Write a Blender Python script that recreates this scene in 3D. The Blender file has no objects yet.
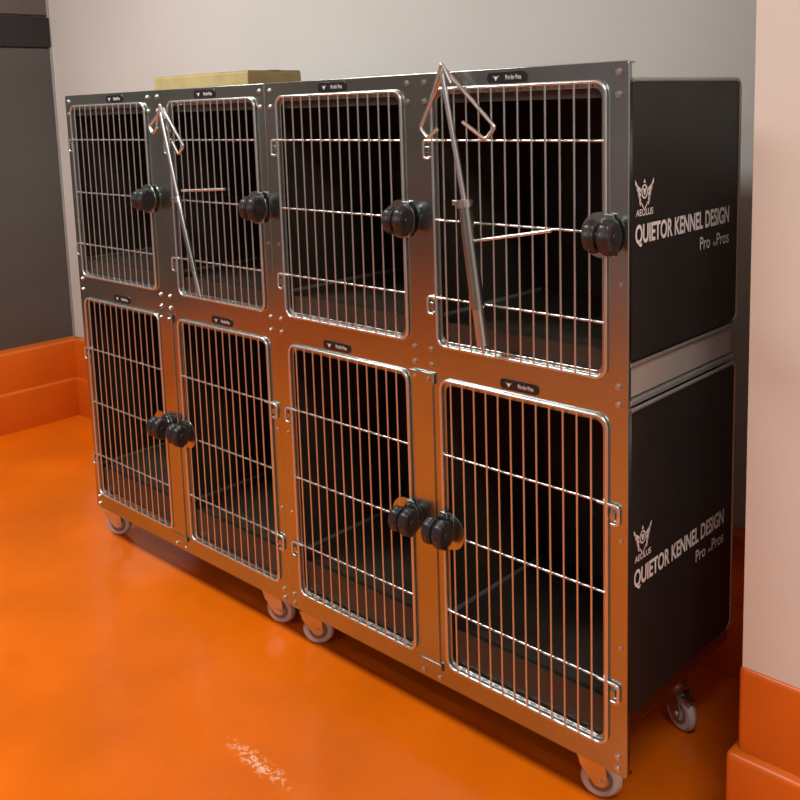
import bpy, bmesh, math, random
from mathutils import Matrix, Vector
random.seed(3)
S=bpy.context.scene
S.view_settings.view_transform='Standard'
col=S.collection

# ---------------------------------------------------------------- materials
def mat(name, base, rough=.5, metal=0., noise=0., nscale=6., bump=0., bscale=40., stretch=None, rvar=0., spec=.5, coat=0.):
    m=bpy.data.materials.new(name); m.use_nodes=True
    nt=m.node_tree; N=nt.nodes; L=nt.links; b=N['Principled BSDF']
    b.inputs['Base Color'].default_value=(*base,1); b.inputs['Roughness'].default_value=rough
    b.inputs['Metallic'].default_value=metal; b.inputs['Specular IOR Level'].default_value=spec
    b.inputs['Coat Weight'].default_value=coat; b.inputs['Coat Roughness'].default_value=.12
    tc=N.new('ShaderNodeTexCoord'); mp=N.new('ShaderNodeMapping'); L.new(tc.outputs['Object'],mp.inputs['Vector'])
    if stretch: mp.inputs['Scale'].default_value=stretch
    if noise or rvar:
        n=N.new('ShaderNodeTexNoise'); n.inputs['Scale'].default_value=nscale; n.inputs['Detail'].default_value=5
        L.new(mp.outputs[0],n.inputs['Vector'])
    if noise:
        r=N.new('ShaderNodeValToRGB'); r.color_ramp.elements[0].position=.3; r.color_ramp.elements[1].position=.7
        r.color_ramp.elements[0].color=(*[c*(1-noise) for c in base],1)
        r.color_ramp.elements[1].color=(*[min(1,c*(1+noise)) for c in base],1)
        L.new(n.outputs['Fac'],r.inputs[0]); L.new(r.outputs[0],b.inputs['Base Color'])
    if rvar:
        mr=N.new('ShaderNodeMapRange'); mr.inputs['To Min'].default_value=max(.02,rough-rvar); mr.inputs['To Max'].default_value=rough+rvar
        L.new(n.outputs['Fac'],mr.inputs['Value']); L.new(mr.outputs[0],b.inputs['Roughness'])
    if bump:
        n2=N.new('ShaderNodeTexNoise'); n2.inputs['Scale'].default_value=bscale; n2.inputs['Detail'].default_value=4
        L.new(mp.outputs[0],n2.inputs['Vector'])
        bp=N.new('ShaderNodeBump'); bp.inputs['Strength'].default_value=bump; bp.inputs['Distance'].default_value=.01
        L.new(n2.outputs['Fac'],bp.inputs['Height']); L.new(bp.outputs[0],b.inputs['Normal'])
    return m
M_steel=mat('brushed_steel',(.46,.53,.51),.24,1.,noise=.06,nscale=2.5,stretch=(1,1,2),rvar=.05)
M_wire=mat('chrome_wire',(.70,.76,.76),.26,.9)
M_alu=mat('aluminium_trim',(.42,.43,.43),.42,.6)
M_rail=mat('galvanised_rail',(.52,.52,.50),.45,.40,noise=.08,nscale=12)
M_black=mat('black_panel',(.018,.017,.017),.42,0,rvar=.06,nscale=8,bump=.02,bscale=120,spec=.4)
M_inner=mat('black_inner_plastic',(.040,.032,.024),.40,0,noise=.3,nscale=5)
M_knob=mat('black_knob_plastic',(.020,.020,.023),.36)
M_label=mat('label_black',(.012,.012,.013),.35)
M_print=mat('white_print',(.80,.80,.80),.6)
M_tyre=mat('grey_tyre',(.56,.58,.60),.45)
M_hub=mat('hub_plastic',(.20,.20,.22),.45)
M_zinc=mat('zinc_plate',(.66,.70,.70),.28,1.,noise=.08,nscale=30)
M_wall=mat('painted_wall',(.60,.612,.585),.65,0,noise=.03,nscale=2,bump=.03,bscale=150)
M_pillar=mat('painted_pillar',(.69,.67,.61),.6,0,noise=.02,nscale=2,bump=.03,bscale=150)
M_ceil=mat('ceiling_paint',(.72,.75,.74),.8,0,noise=.02)
M_dark=mat('dark_grey_panel',(.100,.096,.088),.38,.3,noise=.06,nscale=1.5,stretch=(1,1,4))
M_blk2=mat('black_gloss_band',(.015,.014,.014),.2)
M_brn=mat('taupe_panel',(.12,.105,.095),.5,0,noise=.1)
M_base=mat('orange_coved_skirting',(.64,.128,.006),.36,0,noise=.10,nscale=3,bump=.10,bscale=7)
M_card=mat('cardboard',(.42,.34,.15),.75,0,noise=.15,nscale=12)
M_tape=mat('packing_tape',(.50,.46,.26),.35)
M_far=mat('far_wall_paint',(.26,.28,.33),.7,0,noise=.05)

def floor_mat():
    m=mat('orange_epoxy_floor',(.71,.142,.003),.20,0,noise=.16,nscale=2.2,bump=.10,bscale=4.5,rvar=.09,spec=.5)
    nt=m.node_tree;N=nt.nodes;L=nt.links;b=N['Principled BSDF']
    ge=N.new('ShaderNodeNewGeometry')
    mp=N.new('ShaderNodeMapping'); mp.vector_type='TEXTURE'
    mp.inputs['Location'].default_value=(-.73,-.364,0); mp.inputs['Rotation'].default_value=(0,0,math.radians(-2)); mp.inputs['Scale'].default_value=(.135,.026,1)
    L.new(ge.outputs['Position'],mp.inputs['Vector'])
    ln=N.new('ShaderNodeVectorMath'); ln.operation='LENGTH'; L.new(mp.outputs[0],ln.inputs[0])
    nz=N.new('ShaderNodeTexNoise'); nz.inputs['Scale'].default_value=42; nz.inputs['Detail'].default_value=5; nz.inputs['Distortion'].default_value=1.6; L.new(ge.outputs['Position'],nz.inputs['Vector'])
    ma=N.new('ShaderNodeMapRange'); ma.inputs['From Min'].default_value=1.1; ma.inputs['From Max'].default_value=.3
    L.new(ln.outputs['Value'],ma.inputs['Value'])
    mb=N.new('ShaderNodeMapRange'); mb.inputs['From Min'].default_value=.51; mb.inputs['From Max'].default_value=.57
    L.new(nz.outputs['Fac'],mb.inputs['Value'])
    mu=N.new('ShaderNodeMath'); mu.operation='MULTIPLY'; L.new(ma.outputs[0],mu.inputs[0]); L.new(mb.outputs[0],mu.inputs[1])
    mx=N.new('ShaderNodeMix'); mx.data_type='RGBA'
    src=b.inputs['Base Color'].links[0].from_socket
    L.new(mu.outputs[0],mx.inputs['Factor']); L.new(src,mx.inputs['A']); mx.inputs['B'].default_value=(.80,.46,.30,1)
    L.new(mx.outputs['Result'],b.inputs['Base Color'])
    return m
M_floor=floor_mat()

# ---------------------------------------------------------------- helpers
def obj(name,me,m,parent=None):
    o=bpy.data.objects.new(name,me); col.objects.link(o)
    if m and not me.materials: me.materials.append(m)
    if parent: o.parent=parent
    return o
def empty(name,loc=(0,0,0)):
    e=bpy.data.objects.new(name,None); e.empty_display_size=.1; e.location=loc; col.objects.link(e); return e
def bm_box(bm,x0,x1,y0,y1,z0,z1,bev=0,seg=2):
    r=bmesh.ops.create_cube(bm,size=1)
    vs=r['verts']
    for v in vs: v.co=Vector(((x0+x1)/2+v.co.x*(x1-x0),(y0+y1)/2+v.co.y*(y1-y0),(z0+z1)/2+v.co.z*(z1-z0)))
    if bev:
        es=list({e for v in vs for e in v.link_edges})
        bmesh.ops.bevel(bm,geom=es,offset=bev,segments=seg,affect='EDGES',profile=.5)
def boxes(name,lst,m,parent=None,bev=.0):
    bm=bmesh.new()
    for b in lst: bm_box(bm,*b,bev=bev)
    me=bpy.data.meshes.new(name); bm.to_mesh(me); bm.free()
    return obj(name,me,m,parent)
def box(name,b,m,parent=None,bev=0.): return boxes(name,[b],m,parent,bev)
def curve_mesh(c):
    t=bpy.data.objects.new('tmp',c); col.objects.link(t)
    dg=bpy.context.evaluated_depsgraph_get(); dg.update()
    me=bpy.data.meshes.new_from_object(t.evaluated_get(dg))
    bpy.data.objects.remove(t); return me
def tubes(name,lst,m,parent=None,res=3,smooth=True):
    bm=bmesh.new()
    byr={}
    for pts,r,cyc in lst: byr.setdefault(r,[]).append((pts,cyc))
    for r,ls in byr.items():
        c=bpy.data.curves.new('c','CURVE'); c.dimensions='3D'; c.bevel_depth=r; c.bevel_resolution=res; c.use_fill_caps=True
        for pts,cyc in ls:
            s=c.splines.new('POLY'); s.points.add(len(pts)-1); s.use_cyclic_u=cyc
            for i,p in enumerate(pts): s.points[i].co=(*p,1)
        me=curve_mesh(c); bm.from_mesh(me)
    me=bpy.data.meshes.new(name); bm.to_mesh(me); bm.free(); me.materials.clear()
    if smooth:
        for p in me.polygons: p.use_smooth=True
    return obj(name,me,m,parent)
def fillet(pts,r,n=4):
    out=[Vector(pts[0])]
    for i in range(1,len(pts)-1):
        a,b,c=Vector(pts[i-1]),Vector(pts[i]),Vector(pts[i+1])
        d1=(a-b); d2=(c-b); q=min(r,d1.length*.45,d2.length*.45)
        p=b+d1.normalized()*q; s=b+d2.normalized()*q
        for k in range(n+1):
            t=k/n; out.append(p*(1-t)**2+b*2*t*(1-t)+s*t*t)
    out.append(Vector(pts[-1])); return [tuple(v) for v in out]
def rrect(a0,a1,b0,b1,r,n=6):
    pts=[]
    for cx,cy,s in ((a1-r,b1-r,0),(a0+r,b1-r,90),(a0+r,b0+r,180),(a1-r,b0+r,270)):
        for i in range(n+1):
            t=math.radians(s+90*i/n); pts.append((cx+r*math.cos(t),cy+r*math.sin(t)))
    return pts
def sheet(name,loops,thick,m,parent,to3d,bev=.0):
    c=bpy.data.curves.new('s','CURVE'); c.dimensions='2D'; c.fill_mode='BOTH'; c.extrude=thick/2; c.bevel_depth=bev; c.bevel_resolution=1
    for pts in loops:
        s=c.splines.new('POLY'); s.points.add(len(pts)-1); s.use_cyclic_u=True
        for i,p in enumerate(pts): s.points[i].co=(p[0],p[1],0,1)
    me=curve_mesh(c); me.transform(to3d); me.name=name; me.materials.clear()
    return obj(name,me,m,parent)
def XZ(y): return Matrix(((1,0,0,0),(0,0,-1,y),(0,1,0,0),(0,0,0,1)))
def YZ(x): return Matrix(((0,0,1,x),(1,0,0,0),(0,1,0,0),(0,0,0,1)))
def cyl(bm,p,axis,r,h,seg=24,r2=None,bev=0):
    axis=Vector(axis).normalized(); q=axis.to_track_quat('Z','Y').to_matrix().to_4x4()
    g=bmesh.ops.create_cone(bm,cap_ends=True,segments=seg,radius1=r,radius2=r if r2 is None else r2,depth=h,matrix=Matrix.Translation(p)@q)
    if bev:
        es=[e for e in {e for v in g['verts'] for e in v.link_edges} if any(len(f.verts)>4 for f in e.link_faces)]
        bmesh.ops.bevel(bm,geom=es,offset=bev,segments=2,affect='EDGES')
def fin(name,bm,m,parent=None,smooth=None):
    me=bpy.data.meshes.new(name); bm.to_mesh(me); bm.free()
    o=obj(name,me,m,parent)
    if smooth:
        for p in me.polygons: p.use_smooth=len(p.vertices)<=4
    return o
def text(name,body,x0,x1,base,cap,plane,m,parent,bold=0.,shear=0):
    c=bpy.data.curves.new('t','FONT'); c.body=body; c.size=1; c.offset=bold; c.shear=shear; c.extrude=0.0
    me=curve_mesh(c); me.materials.clear()
    xs=[v.co.x for v in me.vertices]
    sx=(x1-x0)/(max(xs)-min(xs)); mn=min(xs); capu=.69
    for v in me.vertices: v.co=Vector((x0+(v.co.x-mn)*sx,base+v.co.y*cap/capu,0))
    me.transform(plane); me.name=name
    return obj(name,me,m,parent)
def flat(name,polys,plane,m,parent):
    bm=bmesh.new()
    for p in polys: bm.faces.new([bm.verts.new((a,b,0)) for a,b in p])
    bmesh.ops.triangulate(bm,faces=bm.faces[:])
    bmesh.ops.transform(bm,matrix=plane,verts=bm.verts)
    return fin(name,bm,m,parent)

# ---------------------------------------------------------------- room
YB=.70; XL=-3.545
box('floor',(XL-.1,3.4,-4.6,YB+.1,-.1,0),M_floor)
box('wall_back',(XL-.1,3.4,YB,YB+.1,0,2.9),M_wall)
box('ceiling',(XL-.1,3.4,-4.6,YB+.1,2.9,3.0),M_ceil)
box('wall_front',(XL-.1,3.4,-4.6,-4.5,0,2.9),M_far)
box('wall_right',(3.3,3.4,-4.5,.12,0,2.9),M_wall)
wl=box('wall_left',(XL-.1,XL,-4.5,YB,0,2.9),M_brn)
box('door_panel_lower',(XL,XL+.015,-1.6,YB-.004,.37,1.785),M_dark,wl,bev=.003)
box('black_band',(XL,XL+.022,-1.6,YB-.004,1.79,1.93),M_blk2,wl,bev=.004)
box('upper_panel',(XL,XL+.012,-1.6,YB-.004,1.94,2.88),M_brn,wl,bev=.003)
box('corner_trim',(XL,XL+.020,YB-.012,YB,.37,2.88),M_alu,wl,bev=.002)
def skirting(name,segs):
    bm=bmesh.new()
    for s in segs: bm_box(bm,*s,bev=.012,seg=3)
    return fin(name,bm,M_base,None,True)
skirting('baseboard_left',[(XL-.01,XL+.095,-4.5,YB,-.02,.378),(XL-.01,XL+.113,-4.5,YB,-.02,.19)])
skirting('baseboard_back',[(XL+.05,.2,YB-.045,YB+.01,-.02,.378),(XL+.05,.2,YB-.060,YB+.01,-.02,.19)])
box('wall_pillar',(.172,3.3,.122,YB,0,2.9),M_pillar)
skirting('baseboard_pillar',[(.166,3.3,.115,YB,-.02,.378),(.152,3.3,.094,YB,-.02,.205)])

# ---------------------------------------------------------------- kennel units
ZB,ZT=.126,1.526
D=.44
Wd=1.0345
ZL0,ZL1=.26,.88
ZU0,ZU1=.976,1.493
def knob(bm,x,z,y0):
    """twin grip: two lobed discs side by side on a horizontal spindle"""
    yc=y0-.026
    cyl(bm,(x,y0-.010,z),(0,1,0),.015,.024,16)
    for xx,r in ((x-.0165,.0290),(x+.0165,.0315)):
        n=64; rings=[]
        for dx,s in ((-.0130,.62),(-.0128,.80),(-.0095,.95),(-.004,1.),(.004,1.),(.0095,.95),(.0128,.80),(.0130,.62)):
            ring=[]
            for i in range(n):
                t=2*math.pi*i/n; rr=r*s*(1+.035*math.cos(8*t))
                ring.append(bm.verts.new((xx+dx,yc+rr*math.cos(t)*.86,z+rr*math.sin(t)*1.05)))
            rings.append(ring)
        for a,b in zip(rings,rings[1:]):
            for i in range(n): bm.faces.new((a[i],a[(i+1)%n],b[(i+1)%n],b[i]))
        bm.faces.new(rings[0]); bm.faces.new(rings[-1][::-1])
    cyl(bm,(x,yc,z),(1,0,0),.018,.012,20)
    cyl(bm,(x+.031,yc,z),(1,0,0),.011,.004,16,bev=.001)
    bmesh.ops.recalc_face_normals(bm,faces=bm.faces[:])
def door(par,x0,x1,z0,z1,hinge,hz):
    y=-.014; R=.022
    L=[([(a,y,b) for a,b in rrect(x0,x1,z0,z1,R)],.0038,True)]
    n=12
    for i in range(1,n+1):
        x=x0+(x1-x0)*i/(n+1)
        L.append(([(x,y-.003,z0),(x,y-.003,z1)],.0023,False))
    for z in hz: L.append(([(x0,y+.003,z),(x1,y+.003,z)],.0028,False))
    s=-1 if hinge=='L' else 1; xh=x0 if hinge=='L' else x1
    for z in (hz[0],hz[-1]):
        e=.026
        L.append((fillet([(xh-s*.02,y,z),(xh+s*e,y,z),(xh+s*e,y,z-.038),(xh+s*.010,y,z-.038)],.008),.0034,False))
    tubes('door_wires',L,M_wire,par)
    bm=bmesh.new()
    for z in (hz[0],hz[-1]): bm_box(bm,xh+s*.014-.006,xh+s*.014+.006,-.016,-.008,z-.027,z-.012,bev=.002)
    fin('hinge_pads',bm,M_steel,par)
def kennel(name,X0,doors,labels):
    e=empty(name)
    xa,xb=X0-Wd+.0012,X0-.0012
    outer=rrect(xa,xb,ZB,ZT,.004,2)
    i=.010
    loops=[outer]+[rrect(d[0]+i,d[1]-i,d[2]+i,d[3]-i,.018) for d in doors]
    sheet('front_sheet',loops,.004,M_steel,e,XZ(-.006),bev=.0012)
    boxes('sheet_flange',[(xb-.003,xb,-.005,.004,ZB+.002,ZT-.002),(xa,xa+.003,-.005,.004,ZB+.002,ZT-.002),
        (xa,xb,-.005,.014,ZT-.003,ZT),(xa,xb,-.005,.014,ZB,ZB+.003)],M_steel,e)
    xm=X0-.515
    t=.012
    for nm,z0,z1 in (('upper',ZU0,ZU1),('lower',ZL0,ZL1)):
        xs=[(xa+.002,xm),(xm,xb-.001)]
        L=[]
        for a,b in xs:
            L+= [(a,a+t,.0,D-.001,z0,z1-.002),(b-t,b-.002,.0,D-.001,z0,z1-.002) if b==xm else (b-t,b-.003,.0,D-.004,z0+.003,z1-.003)]
            L+= [(a,b-.004,D-t,D-.002,z0+.002,z1-.004),(a,b-.004,.0,D-.004,z1-.016,z1-.004),(a,b-.004,0,D-.004,z0+.001,z0+.01)]
            L+= [(a+.004,b-.008,.0005,.006,z0-(.07 if nm=='lower' else .04),z0+.012)]
            L+= [(a+.004,b-.008,.0005,.006,z1-.030,z1-.004)]
        boxes('body_'+nm,L,M_inner,e)
        T=[]
        for a,b in xs: T+=[(a+t,a+t+.005,.01,D-.02,z0+.010,z0+.019)]
        boxes('tray_trim_'+nm,T,M_alu,e)
        T=[]
        for a,b in xs: T+=[(a+t,b-t-.004,D-.02,D-.014,z0+.010,z0+.016),(a+t+.006,b-t-.006,.008,D-.022,z0+.0101,z0+.0125)]
        boxes('tray_'+nm,T,M_inner,e)
        for sx,xx in ((1,xb+.0005),(-1,xa+.0005)):
            if sx==-1 and X0==0: continue
            if sx==1 and X0<0: continue
            prof=[(.001,z0),(D-.018,z0)]+[(D-.018+.018*math.sin(q),z0+.018-.018*math.cos(q)) for q in [math.pi/12*k for k in range(1,7)]]
            prof+=[(D-.018+.018*math.cos(q),z1-.018+.018*math.sin(q)) for q in [math.pi/12*k for k in range(0,7)]]+[(.001,z1)]
            sheet('side_panel_'+nm,[prof],.006,M_black,e,YZ(xx),bev=.0)
            tubes('side_trim_'+nm,[([(xx+sx*.002,a,b) for a,b in prof[1:]],.0042,False)],M_alu,e)
    boxes('middle_rails',[(xa+.004,xb-.004,.002,D-.006,ZL1+.022,ZU0-.016)],M_rail,e,bev=.0015)
    boxes('middle_rail_flanges',[(xa+.004,xb+.002,.002,D-.004,ZU0-.013,ZU0-.006),(xa+.004,xb+.002,.002,D-.004,ZL1+.008,ZL1+.018)],M_alu,e,bev=.0015)
    boxes('base_rails',[(xb-.03,xb-.001,.002,D-.002,ZL0-.036,ZL0-.005),(xa+.001,xa+.03,.002,D-.002,ZL0-.036,ZL0-.005),
        (xa+.03,xb-.03,D-.03,D-.002,ZL0-.036,ZL0-.005),(xa+.006,xb-.006,.008,D-.006,ZL0-.008,ZL0)],M_steel,e,bev=.0015)
    for d in doors:
        x0,x1,z0,z1,h,kind=d
        hz=(1.385,1.215,1.045) if kind=='U' else (.69,.505,.32)
        door(e,x0,x1,z0,z1,h,hz)
        s=1 if h=='L' else -1
        xk=(x1+.009) if h=='L' else (x0+.004)
        if kind=='L' and h=='L': xk=x1+.002
        zk=1.212 if kind=='U' else .517
        bm=bmesh.new(); cyl(bm,(xk-s*.016,-.0175,zk),(0,1,0),.043,.003,32,bev=.0008)
        bm_box(bm,xk-.011,xk+.011,-.020,-.014,zk-.040,zk+.040,bev=.002)
        fin('latch_plate',bm,M_steel,e)
        bm=bmesh.new(); knob(bm,xk,zk,-.018); fin('latch_knob',bm,M_knob,e,True)
    box('post_cover',(xm-.032,xm+.028,-.0135,-.008,ZB+.035,.868),M_steel,e,bev=.0015)
    boxes('post_brackets',[(xm-.036,xm+.034,-.0165,-.012,.845,.872),(xm-.036,xm+.034,-.0165,-.012,ZB+.030,ZB+.050)],M_steel,e,bev=.0012)
    bm=bmesh.new()
    bx=[X0-.020,xm-.026,xm+.024,X0-Wd+.022]
    for x in bx:
        for z in (1.508,1.468,.925,.890,.165,.14):
            if x in (bx[1],bx[2]) and z==.165: continue
            cyl(bm,(x,-.0105,z),(0,1,0),.0066,.005,16,bev=.0018)
            cyl(bm,(x,-.0130,z),(0,1,0),.0026,.003,6)
    for x in (xm-.022,xm+.020):
        cyl(bm,(x,-.0180,.858),(0,1,0),.005,.005,14,bev=.0015)
    for z in (1.12,.62,.40):
        for x in (bx[0],bx[3]): cyl(bm,(x+.006,-.0105,z),(0,1,0),.0045,.003,12,bev=.001)
    fin('bolts',bm,M_zinc,e)
    for lx,lz in labels:
        w,h=.048,.011
        sheet('label_plate',[rrect(lx-w,lx+w,lz-h,lz+h,.009)],.002,M_label,e,XZ(-.010),bev=.0004)
        text('label_print','Pro for Pros',lx-.002,lx+.036,lz-.004,.009,XZ(-.0118),M_print,e,bold=.01)
        c=(lx-.026,lz)
        flat('label_mark',[[(c[0]-.009,lz+.005),(c[0]-.002,lz-.002),(c[0],lz-.007),(c[0]+.002,lz-.002),(c[0]+.009,lz+.005),(c[0]+.002,lz+.001),(c[0],lz+.004),(c[0]-.002,lz+.001)]],XZ(-.0118),M_print,e)
    for cx,cy,rot in ((X0-.120,.050,25),(X0-Wd+.020,.045,40),(X0-.10,D-.06,-20),(X0-Wd+.06,D-.06,15)):
        if X0<0: cx-=.025
        cx=max(cx,X0-Wd+.002)
        caster(e,cx,cy,rot)
    return e
def caster(par,x,y,rot):
    R=.043; T=Matrix.Translation((x,y,0))@Matrix.Rotation(math.radians(rot),4,'Z')
    ox=.022
    bm=bmesh.new(); cyl(bm,(ox,0,R),(0,1,0),R,.024,40,bev=.006); bm.transform(T); fin('caster_tyre',bm,M_tyre,par,True)
    bm=bmesh.new(); cyl(bm,(ox,0,R),(0,1,0),R*.62,.0255,32,bev=.001); bm.transform(T); fin('caster_hub',bm,M_hub,par,True)
    bm=bmesh.new(); cyl(bm,(ox,0,R),(0,1,0),R*.42,.029,28,bev=.002); bm.transform(T); fin('caster_hub_ring',bm,M_tyre,par,True)
    bm=bmesh.new()
    cyl(bm,(ox,0,R),(0,1,0),.007,.050,12)
    for s in (-1,1):
        a=[(ox-.011,R-.008),(ox+.011,R-.008),(ox+.013,R+.02),(.026,R+.058),(-.026,R+.058),(-.020,R+.035)]
        f0=[bm.verts.new((p[0],s*.018,p[1])) for p in a]; f1=[bm.verts.new((p[0],s*.021,p[1])) for p in a]
        bm.faces.new(f0);bm.faces.new(f1[::-1])
        for i in range(6): bm.faces.new((f0[i],f1[i],f1[(i+1)%6],f0[(i+1)%6]))
    bm_box(bm,-.027,.027,-.0215,.0215,R+.054,R+.059,bev=.001)
    cyl(bm,(0,0,R+.066),(0,0,1),.026,.014,24,bev=.003)
    cyl(bm,(0,0,(R+.07+.225)/2),(0,0,1),.009,.225-R-.066,12)
    bm_box(bm,-.035,.035,-.035,.035,.218,.2245,bev=.001)
    bm_box(bm,.030,.060,-.014,.014,R+.040,R+.044,bev=.001)
    bmesh.ops.recalc_face_normals(bm,faces=bm.faces[:])
    bm.transform(T); fin('caster_fork',bm,M_zinc,par)

U=lambda a,b,h:(a,b,.938,1.492,h,'U')
Lw=lambda a,b,h:(a,b,.180,.862,h,'L')
k1=kennel('kennel_cage',0,[U(-.467,-.045,'L'),U(-.983,-.557,'L'),Lw(-.462,-.043,'R'),Lw(-.980,-.562,'L')],
   [(-.27,1.509),(-.78,1.509),(-.25,.884),(-.80,.884)])
k2=kennel('kennel_cage.001',-Wd,[U(-1.468,-1.072,'L'),U(-2.030,-1.590,'L'),Lw(-1.487,-1.07,'R'),Lw(-2.034,-1.590,'L')],
   [(-1.29,1.509),(-1.76,1.509),(-1.27,.884),(-1.80,.884)])

def side_print(dz):
    P=YZ(.0045)
    text('side_title','QUIETOR KENNEL DESIGN',.008,.392,1.196+dz,.033,P,M_print,k1,bold=.028)
    text('side_tagline','Pro   Pros',.262,.392,1.152+dz,.026,P,M_print,k1,bold=.004)
    text('side_tagline_small','for',.320,.336,1.153+dz,.010,P,M_print,k1)
    text('side_maker','AEOLUS',.010,.072,1.246+dz,.012,P,M_print,k1,bold=.014)
    c=.040; z=1.290+dz
    polys=[]
    for i in range(20):
        a0=2*math.pi*i/20; a1=2*math.pi*(i+1)/20
        polys.append([(c+.0085*math.cos(a0),z+.0105*math.sin(a0)),(c+.0085*math.cos(a1),z+.0105*math.sin(a1)),(c+.0115*math.cos(a1),z+.0135*math.sin(a1)),(c+.0115*math.cos(a0),z+.0135*math.sin(a0))])
    polys.append([(c-.006,z+.008),(c,z+.004),(c+.006,z+.008),(c+.003,z-.004),(c,z-.008),(c-.003,z-.004)])
    polys.append([(c-.004,z+.016),(c,z+.024),(c+.004,z+.016)])
    for s in (-1,1):
        for k in range(4):
            y0=z+.014-k*.009; w=.020-k*.0045
            polys.append([(c+s*.0135,y0-.008),(c+s*(.0135+w*.6),y0-.001),(c+s*(.0135+w),y0+.010),(c+s*(.0135+w),y0+.001),(c+s*(.0135+w*.55),y0-.010),(c+s*.0125,y0-.014)])
        polys.append([(c+s*.002,z-.030),(c+s*.010,z-.020),(c+s*.014,z-.018),(c+s*.006,z-.029),(c,z-.036)])
    flat('side_emblem',polys,P,M_print,k1)
side_print(0); side_print(-.672)

# ---------------------------------------------------------------- hangers
def hanger(name,apex,rt,lt,rod_mid,rod_end,sleeve_top,bar,sr=.0125):
    e=empty(name); y=-.034
    V=lambda p,yy=y:(p[0],yy,p[1])
    def lerp(a,b,t): return (a[0]+(b[0]-a[0])*t,a[1]+(b[1]-a[1])*t)
    L=[]
    cenR=(apex[0]+.055,rt[1]+.012); cenL=(apex[0]-.015,lt[1]-.002)
    pts=[V(cenL,y-.012),V((lt[0]+.026,lt[1]-.022),y-.006),V(lt),V(apex),V(rt),V((rt[0]-.022,rt[1]-.024),y-.004),V(cenR,y-.012)]
    L.append((fillet(pts,.008),.0042,False))
    L.append((fillet([V((apex[0]-.026,apex[1]-.045),y-.007),V((apex[0]-.002,apex[1]+.012),y-.007),V((apex[0]+.022,apex[1]-.03),y-.007)],.006),.0034,False))
    L.append(([V((apex[0],apex[1]-.012),y-.008),V(rod_mid,y-.008)],.0060,False))
    L.append(([V(rod_mid,y-.008),V(rod_end,y-.006)],.0060,False))
    L.append(([V(bar[0],y+.0),V(bar[1],-.021)],.0038,False))
    tubes('hook_wire',L,M_wire,e,res=4)
    s1=lerp(sleeve_top,rod_end,.72)
    tubes('rod_sleeve',[([V(sleeve_top,y-.008),V(s1,y-.007)],sr,False)],M_steel,e,res=5)
    tubes('rod_tip_sleeve',[([V(s1,y-.007),V(lerp(sleeve_top,rod_end,.97),y-.006)],sr*.86,False)],M_zinc,e,res=5)
    bm=bmesh.new(); d=Vector((rod_end[0]-sleeve_top[0],.0,rod_end[1]-sleeve_top[1]))
    cyl(bm,Vector(V(sleeve_top,y-.008)),d,sr*1.25,.016,20,bev=.002)
    bm_box(bm,sleeve_top[0]-.030,sleeve_top[0]+.004,y-.014,y,sleeve_top[1]-.004,sleeve_top[1]+.007,bev=.002)
    fin('rod_collar',bm,M_zinc,e)
    return e
hanger('bag_hanger',(-.410,1.532),(-.282,1.412),(-.482,1.412),(-.358,1.262),(-.318,.957),(-.358,1.258),((-.338,1.182),(-.16,1.213)),sr=.0145)
hanger('bag_hanger.001',(-1.460,1.475),(-1.368,1.370),(-1.535,1.425),(-1.405,1.25),(-1.322,.945),(-1.400,1.22),((-1.39,1.245),(-1.205,1.255)),sr=.0085)

# ---------------------------------------------------------------- carton on top
c=empty('cardboard_box')
cx0,cx1,cy0,cy1=-1.82,-1.33,.17,.37
bm=bmesh.new(); bm_box(bm,cx0,cx1,cy0,cy1,1.494,1.572,bev=.003); fin('carton',bm,M_card,c)
box('flap_left',(cx0+.002,cx1-.002,cy0+.002,.2685,1.572,1.575),M_card,c); box('flap_right',(cx0+.002,cx1-.002,.2715,cy1-.002,1.572,1.5755),M_card,c)
box('tape',(cx0-.002,cx1+.002,.25,.29,1.5755,1.5765),M_tape,c)

# ---------------------------------------------------------------- lights
def area(name,loc,size,power,colr,rot=(0,0,0)):
    l=bpy.data.lights.new(name,'AREA'); l.energy=power; l.color=colr; l.shape='RECTANGLE'; l.size=size[0]; l.size_y=size[1]
    o=bpy.data.objects.new(name,l); o.location=loc; o.rotation_euler=rot; col.objects.link(o); return o
area('ceiling_panel_light',(-2.1,-1.1,2.86),(1.4,.5),84,(1,.975,.93))
area('ceiling_panel_light.001',(1.4,-1.2,2.86),(1.2,.5),50,(1,.955,.88))
area('ceiling_panel_light.002',(-1.0,-3.4,2.86),(1.6,.5),18,(.97,.98,1))
w=bpy.data.worlds.new('world'); S.world=w; w.use_nodes=True
w.node_tree.nodes['Background'].inputs[0].default_value=(.8,.8,.85,1); w.node_tree.nodes['Background'].inputs[1].default_value=.3

# ---------------------------------------------------------------- camera
cd=bpy.data.cameras.new('camera'); cam=bpy.data.objects.new('camera',cd); col.objects.link(cam)
R=Matrix(((.720619,-.076546,.689093),(.692594,.12529,-.710363),(-.031961,.989163,.143301)))
cam.matrix_world=Matrix.Translation((.8985,-1.5446,1.4598))@R.to_4x4()
cd.sensor_width=36; cd.lens=959.64/800*36; cd.shift_x=(400-395.36)/800; cd.shift_y=(245.21-400)/800
cd.clip_start=.05
S.camera=cam
